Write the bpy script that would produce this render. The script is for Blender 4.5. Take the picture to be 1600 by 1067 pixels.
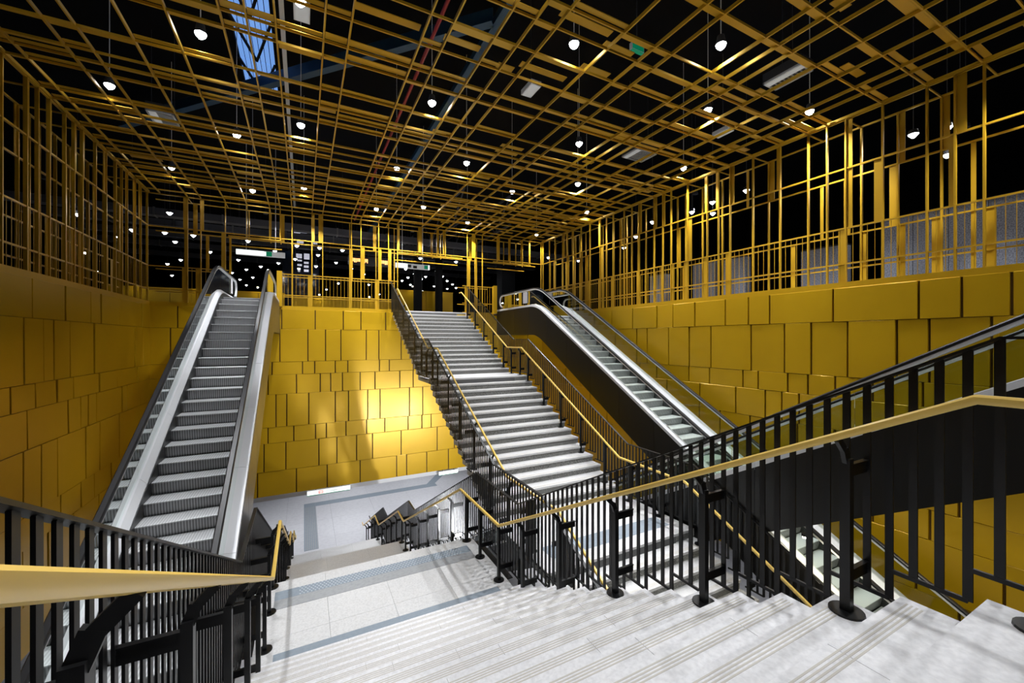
import bpy, math, random
from mathutils import Vector
random.seed(7)
S = bpy.context.scene
COL = S.collection
for o in list(bpy.data.objects):
    bpy.data.objects.remove(o)

# ------------------------------------------------------------------ camera
cam = bpy.data.cameras.new('camera'); cam_o = bpy.data.objects.new('camera', cam); COL.objects.link(cam_o)
cam.sensor_fit = 'HORIZONTAL'; cam.sensor_width = 36.0; cam.lens = 36.0 * 632 / 1600
cam.shift_y = -2.2 / 1600; cam.clip_start = 0.02; cam.clip_end = 300
cam_o.location = (0, 0, 0); cam_o.rotation_euler = (math.radians(90), 0, math.radians(-27.257))
S.camera = cam_o

# ------------------------------------------------------------------ world, exposure
W = bpy.data.worlds.new('night'); S.world = W; W.use_nodes = True
W.node_tree.nodes['Background'].inputs[0].default_value = (0.012, 0.016, 0.026, 1)
W.node_tree.nodes['Background'].inputs[1].default_value = 0.35
S.view_settings.view_transform = 'Standard'; S.view_settings.look = 'None'
S.view_settings.gamma = 1.0; S.view_settings.use_curve_mapping = False
S.view_settings.exposure = 0.0
S.cycles.use_denoising = True; S.cycles.use_adaptive_sampling = True; S.cycles.adaptive_threshold = .04
S.cycles.max_bounces = 6; S.cycles.diffuse_bounces = 3; S.cycles.glossy_bounces = 3
S.cycles.transparent_max_bounces = 16; S.cycles.transmission_bounces = 4
S.cycles.sample_clamp_indirect = 6.0; S.cycles.caustics_reflective = False; S.cycles.caustics_refractive = False

LAMP_W = 330.0        # each pendant downlight
FLOOD_W = 2600.0       # floodlights under the middle landing
HALL_W = 330.0        # added downlights that brighten the lower hall floor
CONC_W = 90.0         # added fill lamps of the upper concourse

# ------------------------------------------------------------------ main dimensions (metres, camera eye = 0)
XL, XR, YB = -4.69, 10.97, 17.9         # side walls and back wall
ZU, ZC, ZW, ZF = 1.285, 5.03, -5.93, -10.53   # upper floor, ceiling grid, wall foot, lower floor
G, R1 = 0.3175, 2.65 / 16
YN = -3.2                                # everything stops behind the camera here
GY = [-2.9, -2.2, -1.5, -1.1, -.75, -.05, .3, .68, 1.4, 1.85, 2.6, 2.97, 3.36, 4.05, 4.71, 5.08, 5.48, 6.14, 6.85, 7.52, 7.89, 8.27, 8.98, 9.64, 9.99, 10.38,
      11.1, 11.47, 11.88, 12.5, 12.9, 13.29, 13.98, 14.6, 15.2, 15.66, 16.05, 16.7, 17.2, 17.82]
CY = [-2.9, -2.2, -1.5, -.75, -.05, .68, 1.4, 1.9, 2.62, 3.37, 4.06, 5.07, 5.49, 6.14, 6.85, 7.53, 7.92, 8.98, 9.66, 10.0, 10.4, 11.44, 11.9, 12.35, 13.07, 13.72, 14.05, 14.5, 15.06, 15.5, 16.0, 16.6, 17.5]   # ceiling cross bars
GX = [-4.39, -3.64, -3.26, -2.54, -1.88, -1.15, -.80, -.40, .30, .68, 1.76, 2.13, 2.84, 3.25, 3.63, 4.69, 5.39, 5.79, 6.86, 7.25,
      7.63, 8.41, 9.12, 9.82, 10.20]

# ------------------------------------------------------------------ materials
MAT = {}
def mat(name, col, rough=.5, metal=0., spec=.5, emit=None, estr=0., noise=None, bump=None, coat=0.):
    m = bpy.data.materials.new(name); m.use_nodes = True
    nt = m.node_tree; b = nt.nodes['Principled BSDF']
    b.inputs['Base Color'].default_value = (*col, 1); b.inputs['Roughness'].default_value = rough
    b.inputs['Metallic'].default_value = metal; b.inputs['Specular IOR Level'].default_value = spec
    if coat: b.inputs['Coat Weight'].default_value = coat; b.inputs['Coat Roughness'].default_value = .2
    if emit: b.inputs['Emission Color'].default_value = (*emit, 1); b.inputs['Emission Strength'].default_value = estr
    if noise or bump:
        tc = nt.nodes.new('ShaderNodeTexCoord')
        geo = nt.nodes.new('ShaderNodeNewGeometry')
    if noise:   # (scale, col2, detail, contrast lo, hi)
        sc, c2, det, lo, hi = noise
        n = nt.nodes.new('ShaderNodeTexNoise'); n.inputs['Scale'].default_value = sc; n.inputs['Detail'].default_value = det
        nt.links.new(geo.outputs['Position'], n.inputs['Vector'])
        r = nt.nodes.new('ShaderNodeValToRGB'); r.color_ramp.elements[0].position = lo; r.color_ramp.elements[1].position = hi
        r.color_ramp.elements[0].color = (*c2, 1); r.color_ramp.elements[1].color = (*col, 1)
        nt.links.new(n.outputs['Fac'], r.inputs['Fac']); nt.links.new(r.outputs['Color'], b.inputs['Base Color'])
    if bump:
        sc, st = bump
        n2 = nt.nodes.new('ShaderNodeTexNoise'); n2.inputs['Scale'].default_value = sc; n2.inputs['Detail'].default_value = 3
        nt.links.new(geo.outputs['Position'], n2.inputs['Vector'])
        bp = nt.nodes.new('ShaderNodeBump'); bp.inputs['Strength'].default_value = st; bp.inputs['Distance'].default_value = .01
        nt.links.new(n2.outputs['Fac'], bp.inputs['Height']); nt.links.new(bp.outputs['Normal'], b.inputs['Normal'])
    MAT[name] = m
    return m

mat('gold_panel', (.61, .362, .006), .33, .25, .45, noise=(.9, (.57, .335, .005), 3, .35, .65), bump=(.7, .22), coat=.06)
mat('gold_edge', (.10, .045, .003), .6, .2)
mat('gold_bar', (.60, .345, .017), .36, .3, .4)
mat('gold_fascia', (.62, .36, .006), .4, .35)
mat('black_paint', (.004, .004, .0045), .38, 0., .4)
mat('black_matte', (.006, .006, .007), .75, 0., .2)
mat('black_clad', (.007, .0065, .006), .36, .0, .4)
mat('void', (.004, .004, .005), .9, 0, .1)
mat('brass_rail', (.86, .58, .13), .32, .0, .5)
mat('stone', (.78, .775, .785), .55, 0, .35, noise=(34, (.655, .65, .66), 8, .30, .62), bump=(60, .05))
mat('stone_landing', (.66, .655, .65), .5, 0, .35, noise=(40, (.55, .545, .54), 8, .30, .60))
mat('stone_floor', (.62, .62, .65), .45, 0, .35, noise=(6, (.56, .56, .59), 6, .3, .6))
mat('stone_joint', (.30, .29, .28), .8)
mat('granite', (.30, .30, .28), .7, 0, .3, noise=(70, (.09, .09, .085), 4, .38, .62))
mat('groove', (.56, .53, .475), .7)
mat('tactile', (.27, .315, .36), .6, 0, .3, noise=(20, (.24, .285, .33), 4, .3, .6))
mat('tactile_grey', (.36, .37, .38), .6, 0, .3, noise=(20, (.31, .32, .33), 4, .3, .6))
mat('tactile_stud', (.50, .55, .60), .4)
mat('alu', (.66, .67, .69), .42, .3, .5)
mat('alu_bright', (.82, .83, .86), .45, .1, .5)
mat('steel_dark', (.16, .155, .15), .35, .7)
mat('skirt', (.05, .05, .052), .4, .3)
mat('rubber', (.008, .008, .010), .4, 0, .5)
mat('concrete', (.10, .10, .10), .8)
mat('lamp_body', (.04, .04, .045), .5)
mat('white_box', (.75, .75, .76), .5)
mat('lens', (1, 1, 1), .5, emit=(.93, .96, 1), estr=60)
mat('lens_small', (1, 1, 1), .5, emit=(.93, .96, 1), estr=14)
mat('lens_warm', (1, 1, 1), .5, emit=(1, .92, .6), estr=40)
mat('sign_white', (.9, .9, .9), .5, emit=(.88, .97, .95), estr=1.0)
mat('sign_grey', (.5, .5, .5), .5, emit=(.7, .72, .72), estr=.25)
mat('sign_green', (.0, .2, .1), .5, emit=(0, .30, .14), estr=.35)
mat('sign_black', (.02, .02, .02), .5)
mat('sign_red', (.75, .06, .03), .5, emit=(.8, .06, .03), estr=.4)
mat('led_orange', (1, .4, .1), .5, emit=(1, .42, .14), estr=2.4)
mat('sky_pane', (.1, .2, .4), .3, emit=(.20, .42, .95), estr=.75)
mat('lit_pane', (.7, .7, .8), .4, emit=(.78, .80, .95), estr=.55)
mat('red_pipe', (.35, .01, .015), .4)
mat('blue_beam', (.02, .07, .14), .5)
mat('stone_grey', (.26, .275, .32), .6, 0, .3, noise=(40, (.10, .105, .13), 4, .35, .65))
mat('paper', (.75, .73, .78), .7)
mat('dark_glass', (.01, .012, .02), .1)

def ribbed(name, c1, c2, scale):
    m = bpy.data.materials.new(name); m.use_nodes = True; nt = m.node_tree; b = nt.nodes['Principled BSDF']
    geo = nt.nodes.new('ShaderNodeNewGeometry')
    w = nt.nodes.new('ShaderNodeTexWave'); w.wave_type = 'BANDS'; w.bands_direction = 'X'; w.inputs['Scale'].default_value = scale
    w.inputs['Distortion'].default_value = 0
    nt.links.new(geo.outputs['Position'], w.inputs['Vector'])
    r = nt.nodes.new('ShaderNodeValToRGB'); r.color_ramp.elements[0].color = (*c1, 1); r.color_ramp.elements[1].color = (*c2, 1)
    nt.links.new(w.outputs['Fac'], r.inputs['Fac']); nt.links.new(r.outputs['Color'], b.inputs['Base Color'])
    b.inputs['Metallic'].default_value = .35; b.inputs['Roughness'].default_value = .45
    MAT[name] = m
ribbed('step_tread', (.52, .53, .54), (.74, .75, .76), 9.0)
ribbed('step_riser', (.15, .15, .152), (.52, .52, .53), 9.0)

def glass(name, tint, gloss):
    m = bpy.data.materials.new(name); m.use_nodes = True; nt = m.node_tree
    for n in list(nt.nodes): nt.nodes.remove(n)
    out = nt.nodes.new('ShaderNodeOutputMaterial'); mx = nt.nodes.new('ShaderNodeMixShader')
    t = nt.nodes.new('ShaderNodeBsdfTransparent'); t.inputs[0].default_value = (*tint, 1)
    g = nt.nodes.new('ShaderNodeBsdfGlossy'); g.inputs['Roughness'].default_value = .03; g.inputs[0].default_value = (.9, .95, .93, 1)
    f = nt.nodes.new('ShaderNodeFresnel'); f.inputs['IOR'].default_value = gloss
    nt.links.new(f.outputs[0], mx.inputs[0]); nt.links.new(t.outputs[0], mx.inputs[1]); nt.links.new(g.outputs[0], mx.inputs[2])
    nt.links.new(mx.outputs[0], out.inputs[0]); MAT[name] = m
glass('glass', (.86, .90, .86), 1.22)

# ------------------------------------------------------------------ mesh helpers
class MB:
    def __init__(s): s.v = []; s.f = []
    def add(s, vs, fs):
        n = len(s.v); s.v += [tuple(p) for p in vs]; s.f += [tuple(i + n for i in f) for f in fs]; return s
    def box(s, x0, x1, y0, y1, z0, z1):
        return s.add([(x0, y0, z0), (x1, y0, z0), (x1, y1, z0), (x0, y1, z0), (x0, y0, z1), (x1, y0, z1), (x1, y1, z1), (x0, y1, z1)],
                     [(0, 3, 2, 1), (4, 5, 6, 7), (0, 1, 5, 4), (1, 2, 6, 5), (2, 3, 7, 6), (3, 0, 4, 7)])
    def prism_x(s, poly, x0, x1):        # poly in (y, z)
        n = len(poly); vs = [(x0, y, z) for y, z in poly] + [(x1, y, z) for y, z in poly]
        fs = [tuple(range(n)), tuple(range(2 * n - 1, n - 1, -1))] + [(i, i + n, (i + 1) % n + n, (i + 1) % n) for i in range(n)]
        return s.add(vs, fs)
    def bar(s, p, q, w, h, up=(0, 0, 1)):
        p = Vector(p); q = Vector(q); d = (q - p).normalized(); u = Vector(up)
        if abs(d.dot(u)) > .98: u = Vector((0, 1, 0))
        a = d.cross(u).normalized() * (w / 2); b = a.cross(d).normalized() * (h / 2)
        vs = [p - a - b, p + a - b, p + a + b, p - a + b, q - a - b, q + a - b, q + a + b, q - a + b]
        return s.add(vs, [(0, 3, 2, 1), (4, 5, 6, 7), (0, 1, 5, 4), (1, 2, 6, 5), (2, 3, 7, 6), (3, 0, 4, 7)])
    def sweep(s, path, prof, x, closed=True, cap=True):
        # path: list of (y, z) at constant x ; prof: list of (dx, dn), n = in-plane normal
        n = len(prof); base = len(s.v); P = [Vector(p) for p in path]
        for i, p in enumerate(P):
            a = (P[i] - P[i - 1]).normalized() if i else None
            b = (P[i + 1] - P[i]).normalized() if i < len(P) - 1 else None
            if a is None: t = b; k = 1
            elif b is None: t = a; k = 1
            else:
                t = (a + b)
                t = t.normalized() if t.length > 1e-6 else a
                k = 1 / max(.5, t.dot(a))
            nx, nz = -t[1], t[0]
            for dx, dn in prof: s.v.append((x + dx, p[0] + nx * dn * k, p[1] + nz * dn * k))
        for i in range(len(P) - 1):
            for j in range(n if closed else n - 1):
                j2 = (j + 1) % n
                s.f.append((base + i * n + j, base + i * n + j2, base + (i + 1) * n + j2, base + (i + 1) * n + j))
        if cap and closed:
            s.f.append(tuple(base + j for j in range(n)[::-1])); s.f.append(tuple(base + (len(P) - 1) * n + j for j in range(n)))
        return s
    def rings(s, rows, closed=True):     # rows of equal length 3D points
        n = len(rows[0]); base = len(s.v)
        for r in rows: s.v += [tuple(p) for p in r]
        for i in range(len(rows) - 1):
            for j in range(n if closed else n - 1):
                j2 = (j + 1) % n
                s.f.append((base + i * n + j, base + i * n + j2, base + (i + 1) * n + j2, base + (i + 1) * n + j))
        if closed:
            s.f.append(tuple(base + j for j in range(n)[::-1])); s.f.append(tuple(base + (len(rows) - 1) * n + j for j in range(n)))
        return s
    def cyl(s, c, r, h, n=12, r2=None, sy=1.):
        r2 = r if r2 is None else r2
        lo = [(c[0] + r * math.cos(2 * math.pi * i / n), c[1] + sy * r * math.sin(2 * math.pi * i / n), c[2]) for i in range(n)]
        hi = [(c[0] + r2 * math.cos(2 * math.pi * i / n), c[1] + sy * r2 * math.sin(2 * math.pi * i / n), c[2] + h) for i in range(n)]
        return s.rings([lo, hi])
    def mesh(s, name, m, smooth=False):
        me = bpy.data.meshes.new(name); me.from_pydata(s.v, [], s.f); me.materials.append(MAT[m] if isinstance(m, str) else m)
        if smooth:
            me.polygons.foreach_set('use_smooth', [True] * len(me.polygons))
            try: me.set_sharp_from_angle(angle=math.radians(40))
            except Exception: pass
        me.update(); return me
    def build(s, name, m, parent=None, smooth=False):
        return link(name, s.mesh(name, m, smooth), parent)

def link(name, me, parent=None, loc=None, scale=None, rot=None):
    o = bpy.data.objects.new(name, me); COL.objects.link(o)
    if parent is not None: o.parent = parent
    if loc is not None: o.location = loc
    if scale is not None: o.scale = scale
    if rot is not None: o.rotation_euler = rot
    return o
def tag(o, label=None, cat=None, group=None, kind=None):
    if label: o['label'] = label
    if cat: o['category'] = cat
    if group: o['group'] = group
    if kind: o['kind'] = kind
    return o
def thing(name, label, cat, loc=(0, 0, 0), group=None):
    o = bpy.data.objects.new(name, None); COL.objects.link(o); o.location = loc; o.empty_display_size = .1
    return tag(o, label, cat, group)
UNIT = {}
def ubox(m):
    if m not in UNIT: UNIT[m] = MB().box(-.5, .5, -.5, .5, -.5, .5).mesh('unit_' + m, m)
    return UNIT[m]
def pbox(name, m, parent, x0, x1, y0, y1, z0, z1, off=(0, 0, 0)):
    # a box-shaped piece that shares one mesh per material
    return link(name, ubox(m), parent, ((x0 + x1) / 2 - off[0], (y0 + y1) / 2 - off[1], (z0 + z1) / 2 - off[2]), (abs(x1 - x0), abs(y1 - y0), abs(z1 - z0)))

# ================================================================== SETTING
# ---- wall panels (joints measured per row) -------------------------------------------------
ROWS = [1.19, .42, -.84, -1.33, -2.08, -3.33, -3.93, -5.0, ZW]
BACK = [[-3.9, -2.9, -1.9, -.75, .41, 1.44, 2.12, 3.12, 4.2, 5.4, 6.3, 7.6, 8.7, 9.7],
        [-4.1, -3.3, -2.2, -1.6, -.81, .15, .78, 1.35, 2.33, 2.84, 3.77, 4.6, 5.5, 6.6, 7.2, 8.2, 9.3, 10.1],
        [-3.6, -2.6, -1.9, -1.07, -.04, .39, 1.14, 1.61, 2.86, 3.27, 4.3, 5.2, 6.1, 6.9, 7.6, 8.4, 9.2, 10.2],
        [-3.9, -2.9, -2.0, -1.2, -.25, .59, .97, 1.41, 2.09, 2.68, 3.71, 4.29, 5.3, 6.4, 7.1, 7.8, 8.8, 9.9],
        [-3.5, -2.7, -1.7, -.94, -.58, .18, 1.14, 1.64, 2.39, 2.89, 4.13, 4.72, 5.6, 6.3, 7.3, 7.8, 8.9, 9.6],
        [-4.0, -3.0, -2.2, -1.2, -.34, .42, .81, 1.54, 2.34, 3.08, 4.07, 4.68, 5.1, 6.2, 7.0, 8.1, 9.0, 10.0],
        [-3.7, -2.5, -1.33, -.61, .54, 1.2, 1.95, 2.58, 3.77, 5.38, 6.2, 7.3, 8.3, 9.5],
        [-3.9, -2.7, -1.54, -.25, .84, 2.09, 3.58, 4.01, 4.9, 5.91, 7.0, 8.2, 9.2, 10.2]]
RIGHT = [[-2.2, -1.0, .2, 1.4, 2.27, 2.87, 3.46, 4.93, 6.37, 6.94, 7.63, 8.66, 9.51, 10.2, 11.36, 12.51, 13.6, 14.9, 15.8, 16.9],
         [-1.9, -.6, .6, 1.5, 2.5, 3.31, 3.80, 4.65, 5.39, 6.0, 6.87, 8.1, 8.87, 9.69, 10.65, 11.16, 12.3, 13.4, 14.1, 15.3, 16.4],
         [-1.8, -.7, .5, 1.6, 2.5, 3.4, 4.2, 4.89, 5.46, 5.92, 6.67, 7.1, 8.15, 8.89, 10.21, 11.0, 12.1, 12.9, 14.0, 15.1, 16.2, 17.0],
         [-2.0, -.8, .5, 1.6, 2.5, 3.6, 4.6, 5.66, 6.06, 6.48, 7.31, 8.48, 9.76, 10.8, 11.7, 12.6, 13.7, 14.6, 15.7, 16.8],
         [-1.6, -.3, .9, 1.9, 2.9, 3.7, 4.9, 5.7, 6.9, 7.8, 8.5, 9.7, 10.7, 11.9, 12.8, 13.9, 15.1, 16.3],
         [-2.0, -.8, .4, 1.5, 2.4, 3.3, 4.2, 5.3, 6.2, 7.3, 8.3, 9.2, 10.4, 11.4, 12.5, 13.4, 14.6, 15.5, 16.7],
         [-1.5, -.1, 1.2, 2.35, 3.5, 4.6, 5.9, 7.1, 8.2, 9.4, 10.5, 11.8, 13.0, 14.1, 15.4, 16.5],
         [-2.1, -.7, .6, 1.9, 2.9, 4.1, 5.2, 6.5, 7.6, 8.9, 9.9, 11.2, 12.3, 13.6, 14.7, 16.0, 17.0]]
def ly(u):      # left wall: image column -> y
    a = (u - 800) / 632.; yw = math.radians(27.257)
    rx = math.sin(yw) + math.cos(yw) * a; ry = math.cos(yw) - math.sin(yw) * a
    return ry * XL / rx
LEFT = [[45, 97.5, 137.5, 153.5, 183, 218], [30, 62, 79, 105, 143, 163, 208, 221], [10, 50, 84, 110, 151, 179, 211],
        [37, 102, 122, 134, 147, 187, 195, 216], [29, 58, 84, 129, 151, 182, 204], [12, 50, 90, 122, 143, 170, 200, 220], [30, 70, 110, 150, 185, 212], [20, 60, 100, 140, 170, 205]]
LEFT = [[-1.9 + .37 * (i % 3), -.6, .7, 1.9 + .2 * (i % 2), 3.1, 4.4 - .3 * (i % 3), 5.6, 6.9, 8.2 + .2 * (i % 2), 9.4] + [ly(u) for u in r] for i, r in enumerate(LEFT)]

def panel_wall(name, label, rows, lo, hi, axis, pos, out):
    m = MB()
    if axis == 'y':
        m.box(lo, hi, pos, pos + .22 * out, ZW, ZU - .02) if out > 0 else m.box(lo, hi, pos - .22, pos, ZW, ZU - .02)
    else:
        m.box(pos, pos + .22, YN, hi, ZW, ZU - .02) if out > 0 else m.box(pos - .22, pos, YN, hi, ZW, ZU - .02)
    w = m.build(name, 'gold_edge'); tag(w, label, None, None, 'structure')
    for i, js in enumerate(rows):
        z1, z0 = ROWS[i], ROWS[i + 1]; e = [lo] + sorted(j for j in js if lo + .1 < j < hi - .1) + [hi]
        for k in range(len(e) - 1):
            a, b = e[k] + .020, e[k + 1] - .020
            d = .045 + random.choice((0, .006, .012, .018)); tl = random.uniform(-.0015, .006)   # proud of the backing, bottom edge slightly kicked out
            z0b = z0 + .006; z1b = z1 - .002
            mm = MB(); c = .006
            # chamfered plate: front face, smaller than back
            if axis == 'y':
                mm.add([(a, pos, z0b), (b, pos, z0b), (b, pos, z1b), (a, pos, z1b),
                        (a + c, pos - out * (d + tl), z0b + c), (b - c, pos - out * (d + tl), z0b + c), (b - c, pos - out * (d - tl), z1b - c), (a + c, pos - out * (d - tl), z1b - c),
                        (a, pos - out * (d - c), z0b), (b, pos - out * (d - c), z0b), (b, pos - out * (d - c), z1b), (a, pos - out * (d - c), z1b)],
                       [(4, 5, 6, 7), (8, 9, 5, 4), (9, 10, 6, 5), (10, 11, 7, 6), (11, 8, 4, 7), (0, 1, 9, 8), (1, 2, 10, 9), (2, 3, 11, 10), (3, 0, 8, 11)])
            else:
                mm.add([(pos, a, z0b), (pos, b, z0b), (pos, b, z1b), (pos, a, z1b),
                        (pos - out * (d + tl), a + c, z0b + c), (pos - out * (d + tl), b - c, z0b + c), (pos - out * (d - tl), b - c, z1b - c), (pos - out * (d - tl), a + c, z1b - c),
                        (pos - out * (d - c), a, z0b), (pos - out * (d - c), b, z0b), (pos - out * (d - c), b, z1b), (pos - out * (d - c), a, z1b)],
                       [(4, 5, 6, 7), (8, 9, 5, 4), (9, 10, 6, 5), (10, 11, 7, 6), (11, 8, 4, 7), (0, 1, 9, 8), (1, 2, 10, 9), (2, 3, 11, 10), (3, 0, 8, 11)])
            mm.build('panel', 'gold_panel', w)
    return w
wb = panel_wall('wall_back', 'back wall clad in golden metal panels below the upper floor', BACK, XL, XR, 'y', YB, 1)
wr = panel_wall('wall_right', 'right wall clad in golden metal panels', RIGHT, YN, YB, 'x', XR, 1)
wl = panel_wall('wall_left', 'shadowed left wall clad in golden metal panels', LEFT, YN, YB, 'x', XL, -1)

# ---- floors -------------------------------------------------------------------------------
m = MB()
m.box(-26, 30, YB + .22, 60, ZU - .5, ZU); m.box(XR + .22, 30, YN, YB + .22, ZU - .5, ZU); m.box(-26, XL - .22, YN, YB + .22, ZU - .5, ZU)
tag(m.build('floor', 'stone_floor'), 'upper concourse floor around the golden opening', kind='structure')
lf = tag(MB().box(-26, 32, -14, 60, ZF - .4, ZF - .02).build('floor_lower', 'stone_joint'), 'pale stone floor of the lower hall', kind='structure')
TS = 2.4
for i in range(-4, 9):
    for j in range(0, 10):
        x0, y0 = i * TS - .9, 14.2 + j * TS
        pbox('floor_tile', 'stone_floor', lf, x0 + .004, x0 + TS - .004, y0 + .004, y0 + TS - .004, ZF - .03, ZF)
MB().box(-26, -10.52, -14, 60, ZF - .03, ZF).box(20.7, 32, -14, 60, ZF - .03, ZF).box(-10.5, 20.69, -14, 14.19, ZF - .03, ZF).box(-10.5, 20.69, 38.21, 60, ZF - .03, ZF).build('floor_field', 'stone_floor', lf)
# tactile guide strips in the lower floor
def pz(u, v, z):
    a = (u - 800) / 632.; b = (531.3 - v) / 632.; yw = math.radians(27.257)
    rx = math.sin(yw) + math.cos(yw) * a; ry = math.cos(yw) - math.sin(yw) * a
    return (rx * z / b, ry * z / b)
ya = pz(484, 860, ZF)[1]; yb_ = pz(480, 793, ZF)[1]; xa = .02; xb = .68
gs = tag(MB().box(xa, xb, ya, yb_ + .65, ZF, ZF + .006).build('guide_strip', 'tactile'), 'blue-grey ribbed guide strip running ahead on the lower floor', 'guide strip')
for k in range(7):
    pbox('rib', 'tactile_grey', gs, xa + .06 + k * .09, xa + .10 + k * .09, ya, yb_, ZF + .006, ZF + .012)
p1 = pz(690, 742, ZF); 
tag(MB().box(xb + .003, 8.6, yb_, yb_ + .65, ZF, ZF + .006).build('guide_strip', 'tactile'), 'blue-grey guide strip crossing the lower floor below the golden wall', 'guide strip')
tag(MB().add([(8.0, yb_ + .655, ZF + .006), (8.65, yb_ + .655, ZF + .006), (12.3, yb_ + 5.5, ZF + .006), (11.4, yb_ + 5.5, ZF + .006), (8.0, yb_ + .655, ZF), (8.65, yb_ + .655, ZF), (12.3, yb_ + 5.5, ZF), (11.4, yb_ + 5.5, ZF)],
     [(0, 1, 2, 3), (7, 6, 5, 4), (0, 4, 5, 1), (1, 5, 6, 2), (2, 6, 7, 3), (3, 7, 4, 0)]).build('guide_strip', 'tactile'), 'slanting blue-grey guide strip at the foot of the middle stair', 'guide strip')
# soffit of the lower hall and dark far walls
tag(MB().box(-26, 30, YB + .22, 60, ZW - .25, ZW).box(XR + .22, 30, YN, YB + .22, ZW - .25, ZW).box(-26, XL - .22, YN, YB + .22, ZW - .25, ZW).build('ceiling_lower', 'white_box'), 'soffit over the lower hall', kind='structure')
tag(MB().box(-26, 32, 60, 60.3, ZF, 9.5).build('wall_far', 'void'), 'dark far end of the halls', kind='structure')
tag(MB().box(30, 30.3, -14, 60, ZF, 9.5).build('wall_side_right', 'void'), 'dark right end of the halls', kind='structure')
tag(MB().box(-26.3, -26, -14, 60, ZF, 9.5).build('wall_side_left', 'void'), 'dark left end of the halls', kind='structure')
# roof deck above the open ceiling grid
SKX0, SKX1, SKY0, SKY1, ZR = -1.74, -.79, 9.0, 16.35, 8.6
m = MB(); m.box(-26, SKX0, -14, 60, ZR, ZR + .2); m.box(SKX1, 30, -14, 60, ZR, ZR + .2); m.box(SKX0, SKX1, -14, SKY0, ZR, ZR + .2); m.box(SKX0, SKX1, SKY1, 60, ZR, ZR + .2)
tag(m.build('ceiling_roof', 'void'), 'black roof deck above the open golden ceiling', kind='structure')
# skylight: framed blue dusk panes with cross bracing
sk = tag(MB().box(SKX0, SKX1, SKY0, SKY1, ZR + .16, ZR + .2).build('window_1', 'black_matte'), 'blue dusk skylight with cross bracing in the roof', kind='structure')
nx_, ny_ = 7, 5
for i in range(nx_):
    for j in range(ny_):
        w_ = (SKX1 - SKX0) / nx_; h_ = (SKY1 - SKY0) / ny_
        pbox('pane', 'sky_pane', sk, SKX0 + i * w_ + .012, SKX0 + (i + 1) * w_ - .012, SKY0 + j * h_ + .02, SKY0 + (j + 1) * h_ - .02, ZR + .10, ZR + .15)
for j in range(4):
    y0 = SKY0 + j * (SKY1 - SKY0) / 4; y1 = y0 + (SKY1 - SKY0) / 4; xm = (SKX0 + SKX1) / 2
    MB().bar((SKX0, y0, ZR - .1), (xm, y1, ZR - .1), .06, .06).build('brace', 'black_matte', sk)
    MB().bar((SKX1, y0, ZR - .1), (xm, y1, ZR - .1), .06, .06).build('brace', 'black_matte', sk)

# ---- golden ceiling grid ------------------------------------------------------------------
cg = thing('ceiling', None, None); cg['kind'] = 'structure'; cg['label'] = 'open golden ceiling lattice of crossing flat bars'
for x in GX + [XR - .02, XL + .02]:
    pbox('long_bar', 'gold_bar', cg, x - .0125, x + .0125, YN, YB, ZC, ZC + .06)
for y in CY:
    pbox('cross_bar', 'gold_bar', cg, XL, XR, y - .012, y + .012, ZC + .008, ZC + .05)
ex = [XL + .04] + GX + [XR - .04]
plates = []
for y in CY:
    side = random.choice((-1, 1))
    for k in range(len(ex) - 1):
        if random.random() < .30: side = -side
        r = random.random()
        if r < .06: continue
        zz = .20 if r > .93 else .05
        w = .15 if r > .80 else .095; a = .036
        y0, y1 = (y + a, y + a + w) if side > 0 else (y - a - w, y - a)
        plates.append((ex[k] + .022, ex[k + 1] - .022, y0, y1, ZC + zz, ZC + zz + .012))
def onscreen(p):
    yw = math.radians(27.257); d = p[0] * math.sin(yw) + p[1] * math.cos(yw)
    if d < .5: return 0
    u = 800 + 632 * (p[0] * math.cos(yw) - p[1] * math.sin(yw)) / d; v = 531 - 632 * p[2] / d
    return 1 / d if -60 < u < 1660 and -60 < v < 1130 else 0
plates.sort(key=lambda p: -onscreen(((p[0] + p[1]) / 2, p[2], p[4])) * (p[1] - p[0]))
for p in plates[:290]: pbox('plate', 'gold_bar', cg, *p)
m = MB()
for p in plates[290:]: m.box(*p)
tag(m.build('plate', 'gold_bar', cg), kind='stuff')

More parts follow.
